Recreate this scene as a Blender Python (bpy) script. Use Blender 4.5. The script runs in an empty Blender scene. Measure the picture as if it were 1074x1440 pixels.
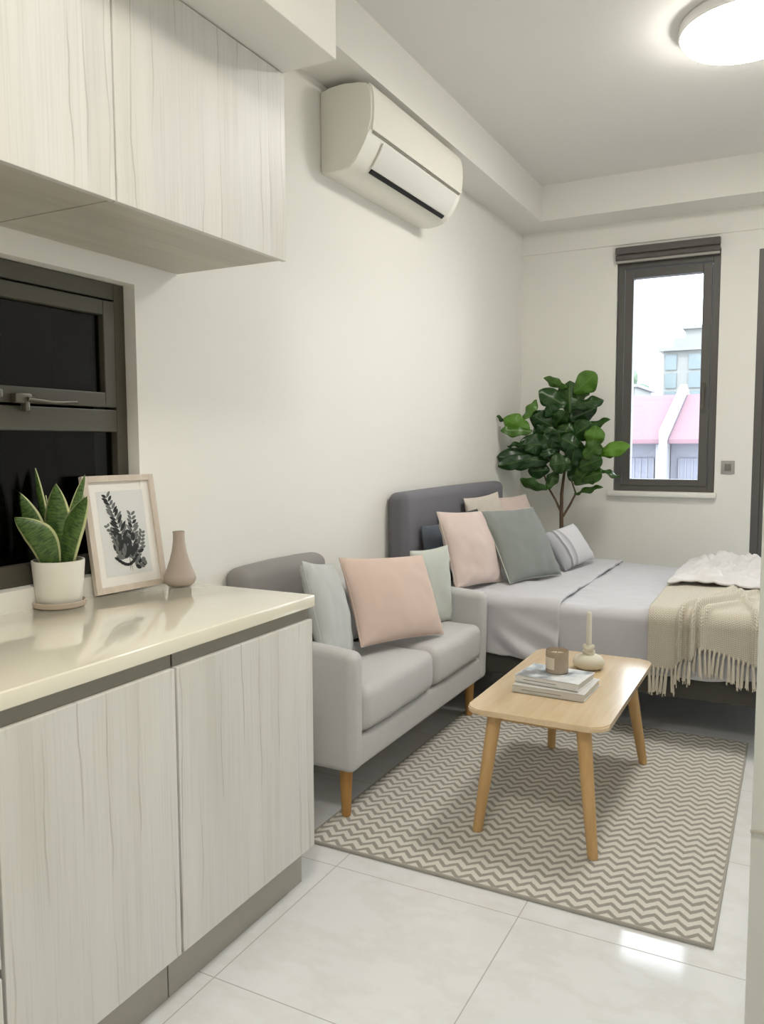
import bpy, bmesh, math, random
from mathutils import Vector, Matrix, noise
R = math.radians
rnd = random.Random(7)
scene = bpy.context.scene
COL = scene.collection

# ---------------------------------------------------------------- colours and materials
def lin(h):
    h = h.lstrip('#')
    o = []
    for i in (0, 2, 4):
        c = int(h[i:i+2], 16) / 255
        o.append(c/12.92 if c <= .04045 else ((c+.055)/1.055)**2.4)
    return (*o, 1.0)

class NT:
    """small node-tree helper"""
    def __init__(s, m):
        m.use_nodes = True
        s.t = m.node_tree; s.n = s.t.nodes; s.b = s.n['Principled BSDF']
    def node(s, typ, **kw):
        n = s.n.new(typ)
        for k, v in kw.items():
            if k.startswith('_'): setattr(n, k[1:], v)
            else:
                k2 = int(k[1:]) if k[0] == 'i' and k[1:].isdigit() else k.replace('__', ' ')
                s.set(n.inputs[k2], v)
        return n
    def set(s, sock, v):
        if hasattr(v, 'is_output'): s.t.links.new(v, sock)
        else: sock.default_value = v
    def coord(s, kind='Object'): return s.node('ShaderNodeTexCoord').outputs[kind]
    def sep(s, v): return s.node('ShaderNodeSeparateXYZ', i0=v).outputs
    def comb(s, x, y, z): return s.node('ShaderNodeCombineXYZ', i0=x, i1=y, i2=z).outputs[0]
    def math(s, op, a, b=0.0, c=0.0):
        n = s.node('ShaderNodeMath', _operation=op); s.set(n.inputs[0], a); s.set(n.inputs[1], b); s.set(n.inputs[2], c)
        return n.outputs[0]
    def noise(s, v, scale, detail=2.0, rough=.5):
        return s.node('ShaderNodeTexNoise', Vector=v, Scale=scale, Detail=detail, Roughness=rough).outputs[0]
    def mapping(s, v, sc): return s.node('ShaderNodeMapping', Vector=v, Scale=sc).outputs[0]
    def ramp(s, f, stops):
        n = s.node('ShaderNodeValToRGB', Fac=f); e = n.color_ramp.elements
        while len(e) < len(stops): e.new(.5)
        for el, (p, c) in zip(e, stops):
            el.position = p; el.color = c if len(c) == 4 else (*c, 1)
        return n.outputs[0]
    def mix(s, f, a, b, mode='MIX'):
        n = s.node('ShaderNodeMix', _data_type='RGBA', _blend_type=mode)
        s.set(n.inputs[0], f); s.set(n.inputs[6], a); s.set(n.inputs[7], b)
        return n.outputs[2]
    def bump(s, h, strength=.2, dist=.002):
        n = s.node('ShaderNodeBump', Strength=strength, Distance=dist, Height=h)
        s.t.links.new(n.outputs[0], s.b.inputs['Normal'])
    def color(s, v): s.set(s.b.inputs['Base Color'], v)

def mat(name, col='#ffffff', rough=.5, spec=.5, metal=0, coat=0, sheen=0, trans=0, emit=None, es=0):
    m = bpy.data.materials.new(name); t = NT(m); b = t.b.inputs
    b['Base Color'].default_value = lin(col); b['Roughness'].default_value = rough
    b['Specular IOR Level'].default_value = spec; b['Metallic'].default_value = metal
    b['Coat Weight'].default_value = coat; b['Sheen Weight'].default_value = sheen
    b['Transmission Weight'].default_value = trans
    if emit: b['Emission Color'].default_value = lin(emit); b['Emission Strength'].default_value = es
    return m, t

def paint(name, c1, c2, rough=.6):
    m, t = mat(name, c1, rough, .3)
    v = t.coord(); n = t.noise(v, 1.3, 3)
    t.color(t.mix(n, lin(c1), lin(c2))); t.bump(t.noise(v, 260, 2), .04, .001)
    return m

def fabric(name, c1, c2, weave=900, bump=.25, rough=.9, sheen=.15):
    m, t = mat(name, c1, rough, .15, sheen=sheen)
    v = t.coord(); n = t.noise(v, 30, 4, .6); w = t.noise(v, weave, 1)
    t.color(t.mix(t.math('MULTIPLY_ADD', w, .6, t.math('MULTIPLY', n, .4)), lin(c1), lin(c2)))
    t.bump(w, bump, .0012)
    return m

def laminate(name, across, along, pal, rough=.42):
    """pale ash laminate: quiet ground with sparse wavering grey streaks"""
    m, t = mat(name, pal[0], rough, .4)
    s = t.sep(t.coord()); a, b = s[across], s[along]
    wob = t.math('MULTIPLY', t.noise(t.comb(t.math('MULTIPLY', a, 2.5), t.math('MULTIPLY', b, 2.2), 0.), 1., 3), .07)
    w = t.math('MULTIPLY', t.math('ADD', a, wob), 13.)
    edge = t.node('ShaderNodeTexVoronoi', _voronoi_dimensions='1D', _feature='DISTANCE_TO_EDGE', W=w, Scale=1.).outputs['Distance']
    cell = t.node('ShaderNodeTexVoronoi', _voronoi_dimensions='1D', _feature='F1', W=w, Scale=1.).outputs['Color']
    tone = t.sep(cell)[0]
    g1 = t.noise(t.comb(t.math('MULTIPLY', a, 14.), t.math('MULTIPLY', b, .9), 3.), 1., 4, .6)
    g2 = t.noise(t.comb(t.math('MULTIPLY', a, 150.), t.math('MULTIPLY', b, 2.4), 7.), 1., 3, .6)
    g3 = t.noise(t.comb(t.math('MULTIPLY', a, 9.), t.math('MULTIPLY', b, 2.1), 1.), 1., 3, .5)
    g4 = t.noise(t.comb(t.math('MULTIPLY', a, 4.), t.math('MULTIPLY', b, 1.5), 11.), 1., 2, .5)
    base = t.ramp(t.math('MULTIPLY_ADD', tone, .22, t.math('MULTIPLY', g1, .8)), [(.2, lin(pal[2])), (.5, lin(pal[1])), (.78, lin(pal[0]))])
    base = t.mix(t.math('MULTIPLY', t.ramp(g4, [(.45, (0, 0, 0)), (.65, (1, 1, 1))]), .35), base, lin(pal[4]))
    fine = t.ramp(g2, [(.34, (.80, .80, .80)), (.5, (1, 1, 1))])
    base = t.mix(.35, base, fine, 'MULTIPLY')
    line = t.ramp(edge, [(.0, (1, 1, 1)), (.045, (0, 0, 0))])
    keep = t.ramp(g3, [(.46, (0, 0, 0)), (.60, (1, 1, 1))])
    f = t.math('MULTIPLY', t.math('MULTIPLY', line, keep), .62)
    t.color(t.mix(f, base, lin(pal[3])))
    t.bump(g2, .05, .001)
    return m

def wood(name, c1, c2, axis=1, sc=16, rough=.45, coat=0.):
    m, t = mat(name, c1, rough, .4, coat=coat)
    k = [sc, sc, sc]; k[axis] = sc * .07
    v = t.mapping(t.coord(), k)
    n = t.noise(v, 1., 4, .6); n2 = t.noise(v, 6., 2, .5)
    t.color(t.ramp(t.math('MULTIPLY_ADD', n2, .3, t.math('MULTIPLY', n, .75)), [(.3, lin(c2)), (.72, lin(c1))]))
    return m

M = {}
M['wall'] = paint('wall_paint', '#f2f1eb', '#f0efe8')
M['ceiling'] = paint('ceiling_paint', '#edece8', '#ebeae5', .8)
M['trim'] = paint('trim_paint', '#f1f0ea', '#efeee7')
M['front'] = laminate('pale_ash_fronts', 1, 2, ('#e8e8e2', '#e1e0d9', '#d5d4cc', '#a5a298', '#dcdee0'))
M['under'] = laminate('shaded_ash_underside', 0, 1, ('#d2cec3', '#c6c1b5', '#b7b2a5', '#948e80', '#c4bfb2'))  # same ash laminate in darker browns: underside shade put into the colour
M['carcass'] = paint('carcass_grey', '#cfccc3', '#cac7be', .5)
M['plinth'] = mat('plinth_grey', '#b1aea4', .45)[0]
M['channel'] = mat('handle_channel', '#8a877c', .4, metal=.3)[0]
m, t = mat('cream_quartz', '#efe9d3', .10, .6, coat=.5)
t.color(t.mix(t.noise(t.coord(), 9, 3), lin('#f7f3e1'), lin('#f4eed9'))); M['quartz'] = m
M['frame_grey'] = mat('window_metal', '#5a5855', .42, .45)[0]
M['frame_dark'] = mat('kitchen_window_metal', '#514e44', .4, .4)[0]
M['gasket'] = mat('black_gasket', '#0c0c0c', .6)[0]
M['steel'] = mat('brushed_steel', '#b0aea6', .3, metal=1)[0]
M['handle'] = mat('dark_handle', '#6d6a61', .35, metal=.6)[0]
M['blind'] = fabric('blind_fabric', '#6f6a68', '#625d5c', 500, .1)
M['blind_bar'] = mat('blind_bar', '#a9a5a0', .5)[0]
M['ac'] = mat('ac_plastic', '#efede3', .32, .45)[0]
M['ac_flap'] = mat('ac_flap', '#e3e1d9', .3, .45)[0]
M['black'] = mat('black_slot', '#080808', .7)[0]
M['lamp_ring'] = mat('lamp_ring', '#f2f1ee', .4)[0]
M['diffuser'] = mat('lamp_diffuser', '#ffffff', .5, emit='#fffaf2', es=20)[0]
M['sofa'] = fabric('sofa_fabric', '#d0cfcf', '#c0bfbf', 700, .35)
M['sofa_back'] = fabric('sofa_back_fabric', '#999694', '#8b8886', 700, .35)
M['headboard'] = fabric('headboard_fabric', '#7c7b83', '#706f77', 600, .25)
M['bedframe'] = fabric('bed_frame_fabric', '#55544f', '#4b4a46', 600, .25)
M['duvet'] = fabric('duvet_cotton', '#cfcfd4', '#c7c7cc', 1400, .06, .85)
M['sheet'] = fabric('sheet_cotton', '#b5b2ad', '#aca9a4', 1400, .06, .85)
M['blanket'] = fabric('white_blanket', '#e6e5e6', '#dcdbdc', 900, .15)
M['pink'] = fabric('pink_cotton', '#dbc6ba', '#d2bbae', 1100, .18)
M['pink_pale'] = fabric('pale_pink_cotton', '#dccbc5', '#d4c1ba', 1100, .18)
M['grey_blue'] = fabric('pale_grey_cotton', '#c6c9c8', '#babdbc', 1100, .18)
M['sage'] = fabric('pale_sage_cotton', '#c9cec6', '#bec3ba', 1100, .18)
M['green_grey'] = fabric('green_grey_linen', '#8d928f', '#7f8481', 900, .3)
M['charcoal'] = fabric('charcoal_cotton', '#45474b', '#3a3c40', 1000, .2)
M['bluegrey'] = fabric('blue_grey_cotton', '#6a727c', '#59616b', 900, .2)
M['cream'] = fabric('cream_cotton', '#dcd3c8', '#d0c6ba', 1000, .2)
m, t = mat('striped_cotton', '#d8d6d8', .9, .15)
v = t.coord(); sx = t.sep(v)[0]
st = t.ramp(t.math('MULTIPLY_ADD', sx, 1.8, .5), [(0., lin('#8a8d94')), (.17, lin('#b4b5ba')), (.22, lin('#77797f')), (.25, lin('#cfced2')), (.36, lin('#a5a6ac')), (.39, lin('#d5d4d8')), (1., lin('#dbdade'))])
t.color(st); t.bump(t.noise(v, 1000, 1), .2, .001); M['stripe'] = m
M['oak'] = wood('light_oak_top', '#e8d0ab', '#d8ba8f', 1, 14, .2, 1.)
M['oak'].node_tree.nodes['Principled BSDF'].inputs['Coat Roughness'].default_value = .2
M['oak_leg'] = wood('light_oak_leg', '#d5b07c', '#bf9862', 2, 18, .42)
M['sofa_leg'] = wood('warm_oak_leg', '#c4975a', '#a97b42', 2, 18, .42)
M['ash'] = wood('whitened_ash', '#dacfc2', '#cabdae', 2, 30, .5)
# chevron rug
m, t = mat('chevron_rug', '#b5b0a5', .95, .1, sheen=.2)
s = t.sep(t.coord())
tri = t.math('PINGPONG', s[0], .031)
wv = t.math('MULTIPLY_ADD', tri, .98, s[1])
wv = t.math('ADD', wv, t.math('MULTIPLY', t.noise(t.coord(), 40, 2), .006))
fr = t.math('FRACT', t.math('MULTIPLY', wv, 1/.0445))
band = t.math('PINGPONG', fr, .5)
f = t.ramp(band, [(.17, (0, 0, 0)), (.27, (1, 1, 1))])
yarn = t.noise(t.coord(), 420, 2)
c = t.mix(f, lin('#a5a198'), lin('#e6e3da'))
c = t.mix(.35, c, t.ramp(yarn, [(.3, (.62, .62, .62)), (.65, (1, 1, 1))]), 'MULTIPLY')
t.color(c); t.bump(t.math('ADD', t.math('MULTIPLY', f, .5), yarn), .6, .004); M['rug'] = m
M['rug_edge'] = fabric('rug_binding', '#b3afa6', '#a5a198', 400, .3)
# polished floor tiles
m, t = mat('polished_tile', '#e4e4e2', .07, .5)
v = t.coord(); s = t.sep(v)
def joint(a, off, T):
    q = t.math('FRACT', t.math('DIVIDE', t.math('SUBTRACT', a, off - 10*T), T))
    return t.math('LESS_THAN', t.math('PINGPONG', q, .5), .0016 / T)
g = t.math('MAXIMUM', joint(s[0], 1.216, .62), joint(s[1], 2.165, .62))
ve = t.noise(t.mapping(v, (2.2, 3.1, 1)), 1.0, 8, .62)
vein = t.ramp(ve, [(.44, lin('#e9ebed')), (.5, lin('#e4e5e5')), (.56, lin('#e9ebed'))])
t.color(t.mix(g, vein, lin('#b3b1ac')))
t.set(t.b.inputs['Roughness'], t.math('MULTIPLY_ADD', g, .5, .07)); M['tile'] = m
# glass: a real thin pane, clear with a mirror-like surface
m = bpy.data.materials.new('clear_glass'); m.use_nodes = True
nt = m.node_tree; nt.nodes.clear()
o = nt.nodes.new('ShaderNodeOutputMaterial'); mx = nt.nodes.new('ShaderNodeMixShader'); fr = nt.nodes.new('ShaderNodeFresnel')
tr = nt.nodes.new('ShaderNodeBsdfTransparent'); gl = nt.nodes.new('ShaderNodeBsdfGlossy'); gl.inputs['Roughness'].default_value = .01
tr.inputs[0].default_value = (.97, .98, .98, 1); fr.inputs[0].default_value = 1.45
for a_, b_ in ((fr.outputs[0], mx.inputs[0]), (tr.outputs[0], mx.inputs[1]), (gl.outputs[0], mx.inputs[2]), (mx.outputs[0], o.inputs[0])): nt.links.new(a_, b_)
M['glass'] = m
g2_ = M['glass'].copy(); g2_.name = 'tinted_glass'; M['tint'] = g2_
for n_ in g2_.node_tree.nodes:
    if n_.type == 'FRESNEL': n_.inputs[0].default_value = 1.27
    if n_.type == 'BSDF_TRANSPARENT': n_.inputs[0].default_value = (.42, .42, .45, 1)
M['blackout'] = mat('air_well_blackout', '#0f0f13', .9, .05)[0]  # near-black so the added box behind the kitchen window reads dark
M['ceramic'] = mat('white_ceramic', '#e9e6dc', .35)[0]
M['saucer'] = mat('beige_saucer', '#b9aa9b', .55)[0]
M['vase'] = paint('taupe_stoneware', '#b9aca0', '#aea195', .5)
M['soil'] = mat('soil', '#2b241c', .95)[0]
m, t = mat('snake_leaf', '#5c7a3a', .38, .5)
uv = t.sep(t.coord('UV'))
e = t.math('ABSOLUTE', t.math('SUBTRACT', uv[0], .5))
stripe = t.noise(t.comb(t.math('MULTIPLY', uv[0], 3.), t.math('MULTIPLY', uv[1], 30.), 0.), 1., 3, .6)
cc = t.ramp(stripe, [(.35, lin('#28401f')), (.6, lin('#5b7a3c'))])
t.color(t.mix(t.ramp(e, [(.4, (0, 0, 0)), (.44, (1, 1, 1))]), cc, lin('#c9cf9a'))); M['snake'] = m
m, t = mat('fig_leaf', '#3f6a24', .33, .5)
uv = t.sep(t.coord('UV'))
rib = t.math('ABSOLUTE', t.math('SUBTRACT', uv[0], .5))
vein = t.math('PINGPONG', t.math('SUBTRACT', t.math('MULTIPLY', uv[1], 7.), t.math('MULTIPLY', rib, 4.)), .5)
vm = t.math('MAXIMUM', t.ramp(vein, [(.0, (.5, .5, .5)), (.09, (0, 0, 0))]), t.ramp(rib, [(.0, (1, 1, 1)), (.03, (0, 0, 0))]))
leaf_tone = t.sep(t.node('ShaderNodeAttribute', _attribute_name='leaf_tone').outputs['Vector'])[0]
cc = t.mix(leaf_tone, lin('#143a13'), lin('#62922a'))  # higher values mix in a brighter green per leaf
t.color(t.mix(t.math('MULTIPLY', vm, .4), cc, lin('#7f9d55'))); M['fig'] = m
M['bark'] = wood('fig_bark', '#6b5844', '#4d3e2f', 2, 40, .8)
M['planter'] = mat('grey_planter', '#bdbab4', .6)[0]
M['mat_board'] = mat('mat_board', '#f1eeea', .7)[0]
m, t = mat('print_paper', '#dfe1e0', .7); M['print'] = m
M['ink'] = mat('ink', '#2a2c2e', .8)[0]
M['ink_mid'] = mat('ink_mid', '#6f7272', .8)[0]
M['book_white'] = mat('book_cover_white', '#e3e2df', .4)[0]
M['book_grey'] = mat('book_cover_grey', '#d2d0ca', .45)[0]
m, t = mat('book_photo_cover', '#c9d0d6', .3)
v = t.coord(); n = t.noise(v, 13, 3, .55)
t.color(t.ramp(n, [(.38, lin('#8f8d90')), (.47, lin('#b9c4cd')), (.56, lin('#dfe4e8')), (.65, lin('#eeeef0'))])); M['book_photo'] = m
m, t = mat('book_pages', '#dcd9d0', .8)
z = t.sep(t.coord())[2]; t.color(t.mix(t.math('LESS_THAN', t.math('FRACT', t.math('MULTIPLY', z, 420.)), .4), lin('#e2dfd6'), lin('#c4c0b5'))); M['pages'] = m
M['title'] = mat('book_title_ink', '#8d8b88', .6)[0]
M['jar'] = mat('beige_glass_jar', '#b9a993', .12, .5, trans=.25)[0]
M['wax'] = mat('cream_wax', '#e6dccb', .5)[0]
M['jar_label'] = mat('jar_label', '#d9cdb9', .6)[0]
M['holder'] = paint('cream_stoneware', '#dcd7c6', '#cfc9b6', .5)
M['taper'] = mat('taper_wax', '#ddd8cc', .45)[0]
m, t = mat('knit_throw', '#cfc4ac', .95, .1, sheen=.2)
uv = t.sep(t.coord('UV'))
zig = t.math('PINGPONG', uv[0], .007)
kn = t.math('PINGPONG', t.math('FRACT', t.math('MULTIPLY', t.math('ADD', uv[1], zig), 110.)), .5)
kn2 = t.math('PINGPONG', t.math('FRACT', t.math('MULTIPLY', uv[0], 140.)), .5)
h = t.math('ADD', kn, t.math('MULTIPLY', kn2, .6))
t.color(t.ramp(h, [(.12, lin('#b5ac98')), (.55, lin('#dfd9cb'))])); t.bump(h, .7, .004); M['knit'] = m
M['tassel'] = fabric('tassel_yarn', '#dfd9cb', '#cdc5b4', 300, .5)
M['switch'] = mat('switch_grey', '#a5a29c', .4)[0]
M['rocker'] = mat('switch_rocker', '#77746f', .4)[0]
M['near'] = paint('near_wall_tile', '#d3d6d1', '#cfd2cc', .35)
m, t = mat('pink_roof_tiles', '#e0a5aa', .8, .2)
s = t.sep(t.coord()); q = t.math('PINGPONG', t.math('FRACT', t.math('MULTIPLY', s[2], 5.)), .5)
t.color(t.mix(q, lin('#6f5860'), lin('#765f66'))); M['roof'] = m
M['house'] = paint('house_render', '#75757f', '#70707a')
M['house_glass'] = mat('house_window', '#5c5e6b', .3)[0]
M['white_wall'] = paint('white_party_wall', '#a09fa6', '#9b9aa1')
M['tower'] = paint('tower_render', '#757776', '#717372')
M['tower_glass'] = mat('tower_window', '#5c676b', .25)[0]
M['tree_green'] = mat('tree_green', '#5f6f5e', .9)[0]
M['ground'] = mat('ground', '#95938e', .9)[0]

# ---------------------------------------------------------------- mesh helpers
def obj(name, bm, m, parent=None, smooth=None, loc=None):
    """link a bmesh (built in world coordinates) as ONE object; local to its parent's base"""
    if parent is not None:
        off = parent.matrix_basis.translation.copy()
        p = parent.parent
        while p is not None:
            off += p.matrix_basis.translation; p = p.parent
        bmesh.ops.translate(bm, verts=bm.verts, vec=-off)
    elif loc is not None:
        bmesh.ops.translate(bm, verts=bm.verts, vec=-Vector(loc))
    me = bpy.data.meshes.new(name)
    bmesh.ops.recalc_face_normals(bm, faces=bm.faces)
    bm.to_mesh(me); bm.free()
    if smooth is not None:
        for p in me.polygons: p.use_smooth = True
        me.set_sharp_from_angle(angle=R(smooth))
    o = bpy.data.objects.new(name, me); COL.objects.link(o)
    for mm in (m if isinstance(m, (list, tuple)) else [m]): me.materials.append(mm)
    if parent is not None: o.parent = parent
    elif loc is not None: o.location = loc
    return o
def tag(o, label, cat, group=None):
    o['label'] = label; o['category'] = cat
    if group: o['group'] = group
    return o
def thing(name, loc, label, cat, group=None):
    o = bpy.data.objects.new(name, None); COL.objects.link(o); o.location = loc; o.empty_display_size = .1
    return tag(o, label, cat, group)
def structure(o): o['kind'] = 'structure'; return o
def sroot(name, loc):
    o = bpy.data.objects.new(name, None); COL.objects.link(o); o.location = loc; return structure(o)

def box(bm, x0, x1, y0, y1, z0, z1, bev=0, seg=2, mi=0):
    r = bmesh.ops.create_cube(bm, size=1)
    vs = r['verts']
    for v in vs: v.co = Vector((x0+(v.co.x+.5)*(x1-x0), y0+(v.co.y+.5)*(y1-y0), z0+(v.co.z+.5)*(z1-z0)))
    fs = list({f for v in vs for f in v.link_faces})
    for f in fs: f.material_index = mi
    if bev:
        es = list({e for v in vs for e in v.link_edges})
        bmesh.ops.bevel(bm, geom=es, offset=bev, segments=seg, affect='EDGES', profile=.5)
    return bm
def B(*a, **k): return box(bmesh.new(), *a, **k)
def boxes(*L, **k):
    bm = bmesh.new()
    for a in L: box(bm, *a, **k)
    return bm
def prism(bm, pts, axis, a0, a1):
    """extrude a closed outline (2-D) along an axis"""
    def mk(p, a):
        return {'x': (a, p[0], p[1]), 'y': (p[0], a, p[1]), 'z': (p[0], p[1], a)}[axis]
    A = [bm.verts.new(mk(p, a0)) for p in pts]; Bv = [bm.verts.new(mk(p, a1)) for p in pts]
    n = len(pts)
    for i in range(n): bm.faces.new((A[i], A[(i+1) % n], Bv[(i+1) % n], Bv[i]))
    bm.faces.new(A); bm.faces.new(Bv)
    return bm
def lathe(bm, prof, c, n=40, cap=True):
    rings = []
    for r, z in prof:
        rings.append([bm.verts.new((c[0]+r*math.cos(2*math.pi*i/n), c[1]+r*math.sin(2*math.pi*i/n), c[2]+z)) for i in range(n)] if r > 1e-6
                     else [bm.verts.new((c[0], c[1], c[2]+z))])
    for a, b in zip(rings, rings[1:]):
        for i in range(n):
            j = (i+1) % n
            if len(a) == 1: bm.faces.new((a[0], b[i], b[j]))
            elif len(b) == 1: bm.faces.new((a[i], a[j], b[0]))
            else: bm.faces.new((a[i], a[j], b[j], b[i]))
    if cap:
        for q in (rings[0], rings[-1]):
            if len(q) > 1: bm.faces.new(q)
    return bm
def tube(bm, pts, rad, n=10):
    """swept round bar; rad is one radius or one for each point"""
    pts = [Vector(p) for p in pts]; rr = rad if isinstance(rad, (list, tuple)) else [rad]*len(pts)
    rings = []; ref = None
    for i, p in enumerate(pts):
        d = (pts[min(i+1, len(pts)-1)] - pts[max(i-1, 0)]).normalized()
        if ref is None: ref = d.orthogonal().normalized()
        ref = (ref - d*ref.dot(d)).normalized(); q = d.cross(ref)
        rings.append([bm.verts.new(p + (ref*math.cos(2*math.pi*k/n) + q*math.sin(2*math.pi*k/n))*rr[i]) for k in range(n)])
    for a, b in zip(rings, rings[1:]):
        for k in range(n): bm.faces.new((a[k], a[(k+1) % n], b[(k+1) % n], b[k]))
    bm.faces.new(rings[0]); bm.faces.new(rings[-1])
    return bm
def soft_box(x0, x1, y0, y1, z0, z1, r=.04, top=.0, side=.0, n=14, wob=0.0, seed=0):
    """upholstered block: rounded edges, domed top and slightly bowed sides"""
    bm = bmesh.new()
    h = Vector(((x1-x0)/2, (y1-y0)/2, (z1-z0)/2)); c = Vector(((x0+x1)/2, (y0+y1)/2, (z0+z1)/2))
    r = min(r, min(h)*.98)
    def steps(hh):
        k = max(3, int(hh/.03)); inner = [-(hh-r)+2*(hh-r)*i/k for i in range(k+1)]
        e = [r*(1-math.tan(R(45*(1-i/4)))) if False else r*(i/4) for i in range(4)]
        return [-hh+q for q in e] + inner + [hh-q for q in reversed(e)]
    st = [steps(q) for q in h]; cache = {}
    def V(p):
        key = tuple(round(q, 6) for q in p)
        if key in cache: return cache[key]
        p = Vector(p); q = Vector([max(-(h[i]-r), min(h[i]-r, p[i])) for i in range(3)]); d = p-q
        w = q + d.normalized()*r if d.length > 1e-9 else p.copy()
        u = [w[i]/h[i] for i in range(3)]
        f = lambda a: max(0, 1-a*a)
        w.z += top*f(u[0])*f(u[1])*max(0, u[2])
        for i, j in ((0, 1), (1, 0)): w[i] += side*f(u[j])*f(u[2])*(1 if u[i] > 0 else -1)*abs(u[i])
        if wob: w += noise.noise_vector((w+c)*7+Vector((seed, 0, 0)))*wob
        cache[key] = bm.verts.new(w+c); return cache[key]
    for ax in range(3):
        a, b = [i for i in range(3) if i != ax]
        for s in (-1, 1):
            for i in range(len(st[a])-1):
                for j in range(len(st[b])-1):
                    L = []
                    for (ii, jj) in ((i, j), (i+1, j), (i+1, j+1), (i, j+1)):
                        p = [0, 0, 0]; p[ax] = s*h[ax]; p[a] = st[a][ii]; p[b] = st[b][jj]; L.append(V(p))
                    if len(set(L)) >= 3:
                        try: bm.faces.new(L)
                        except ValueError: pass
    return bm
def grid(bm, fn, nu, nv, uv=None):
    vs = [[bm.verts.new(fn(i/nu, j/nv)) for j in range(nv+1)] for i in range(nu+1)]
    lay = bm.loops.layers.uv.verify() if uv else None
    for i in range(nu):
        for j in range(nv):
            f = bm.faces.new((vs[i][j], vs[i+1][j], vs[i+1][j+1], vs[i][j+1]))
            if uv:
                for l, (a, b) in zip(f.loops, ((i, j), (i+1, j), (i+1, j+1), (i, j+1))): l[lay].uv = uv(a/nu, b/nv)
    return vs
def solidify(o, th, off=0, sub=0):
    md = o.modifiers.new('thickness', 'SOLIDIFY'); md.thickness = th; md.offset = off
    if sub: s = o.modifiers.new('smooth', 'SUBSURF'); s.levels = s.render_levels = sub

def pillow_mesh(w, h, t, seed, wr=.006, pinch=.05, sag=0.0, nx=36):
    """a stuffed cover: pinched corners, full middle, small creases; local x = width, z = height, y = front(-)"""
    bm = bmesh.new(); vs = {}
    for side in (-1, 1):
        for i in range(nx+1):
            for j in range(nx+1):
                u = math.sin((i/nx*2-1)*math.pi/2); v = math.sin((j/nx*2-1)*math.pi/2)
                edge = i in (0, nx) or j in (0, nx)
                if edge and (i, j, 0) in vs: continue
                x = w/2*u*(1-pinch*(1-v*v)*abs(u)**3); z = h/2*v*(1-pinch*(1-u*u)*abs(v)**3)
                f = max(0., (1-u*u)*(1-v*v))**.42
                y = side*t/2*f
                p = Vector((x*3+seed*5, side*2, z*3))
                cr = (noise.noise(p*2.2)*1.2+noise.noise(p*5)*.6)*wr*min(1, f*2)
                # creases running in from the corners
                cr += wr*.8*math.sin((u-v*.9)*15+seed)*max(0, abs(u*v)-.22)*min(1, f*3)
                y += side*cr
                z -= sag*(1-u*u)*max(0, v)
                vs[(i, j, 0 if edge else side)] = bm.verts.new((x, y, z+h/2))
    for side in (-1, 1):
        for i in range(nx):
            for j in range(nx):
                L = []
                for a, b in ((i, j), (i+1, j), (i+1, j+1), (i, j+1)):
                    L.append(vs[(a, b, 0)] if (a, b, 0) in vs else vs[(a, b, side)])
                bm.faces.new(L)
    return bm
def pillow(name, label, m, q, z, t, seed, group=None, cat='cushion', wr=.006, pipe=None, pinch=.05, sag=0.):
    """q = x, y, yaw of the facing direction, lean back, roll, width, height; lowest corner rests at z"""
    x, y, yaw, lean, roll, w, h = q
    n = Vector((math.cos(yaw), math.sin(yaw), 0)); u = Vector((-math.sin(yaw), math.cos(yaw), 0))
    v = Vector((0, 0, 1))*math.cos(lean) - n*math.sin(lean)
    u2 = u*math.cos(roll)+v*math.sin(roll); v2 = -u*math.sin(roll)+v*math.cos(roll)
    f = u2.cross(v2)                                   # facing direction
    rot = Matrix((u2, -f, v2)).transposed()
    zz = z - min((u2*s*w/2).z for s in (-1, 1))
    o = obj(name, pillow_mesh(w, h, t, seed, wr, pinch, sag), m, None, 180)
    o.matrix_world = Matrix.Translation((x, y, zz)) @ rot.to_4x4()
    tag(o, label, cat, group)
    if pipe:
        bm = bmesh.new(); pts = []
        K = 24
        for k in range(4*K+1):
            s, r = divmod(k % (4*K), K); a = -1+2*r/K
            uu, vv = ((a, -1), (1, a), (-a, 1), (-1, -a))[s]
            xx = w/2*uu*(1-pinch*(1-vv*vv)*abs(uu)**3); zq = h/2*vv*(1-pinch*(1-uu*uu)*abs(vv)**3)
            zq -= sag*(1-uu*uu)*max(0, vv)
            pts.append((xx, 0, zq+h/2))
        tube(bm, pts, .0032, 6)
        p = bpy.data.objects.new('piping', bpy.data.meshes.new('piping')); bm.to_mesh(p.data); bm.free()
        p.data.materials.append(pipe); COL.objects.link(p); p.parent = o
        for pl in p.data.polygons: pl.use_smooth = True
    return o

# ---------------------------------------------------------------- the room shell
YB, XR, YF, ZC, ZS = 5.94, 3.0, -1.6, 3.185, 2.945
structure(obj('floor', B(-.25, XR+.2, YF-.2, YB+.25, -.12, 0), M['tile']))
structure(obj('ceiling', B(-.25, XR+.2, YF-.2, YB+.25, ZC, ZC+.15), M['ceiling']))
structure(obj('wall_left', boxes((-.2, 0, YF, .3, 0, ZC), (-.2, 0, 1.94, YB, 0, ZC), (-.2, 0, .3, 1.94, 0, .925), (-.2, 0, .3, 1.94, 1.893, ZC)), M['wall']))
WX0, WX1, WZ0, WZ1 = .70, 1.383, 1.045, 2.70
DX0, DX1, DZ = 1.617, 2.78, 2.663
structure(obj('wall_back', boxes((-.2, WX0, YB, YB+.2, 0, ZC), (WX0, WX1, YB, YB+.2, 0, WZ0), (WX0, WX1, YB, YB+.2, WZ1, ZC), (WX1, DX0, YB, YB+.2, 0, ZC),
                                 (DX0, DX1, YB, YB+.2, DZ, ZC), (DX1, XR+.2, YB, YB+.2, 0, ZC)), M['wall']))
structure(obj('wall_right', B(XR, XR+.2, YF, YB, 0, ZC), M['wall']))
structure(obj('wall_front', B(-.2, XR+.2, YF-.2, YF, 0, ZC), M['wall']))
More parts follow.
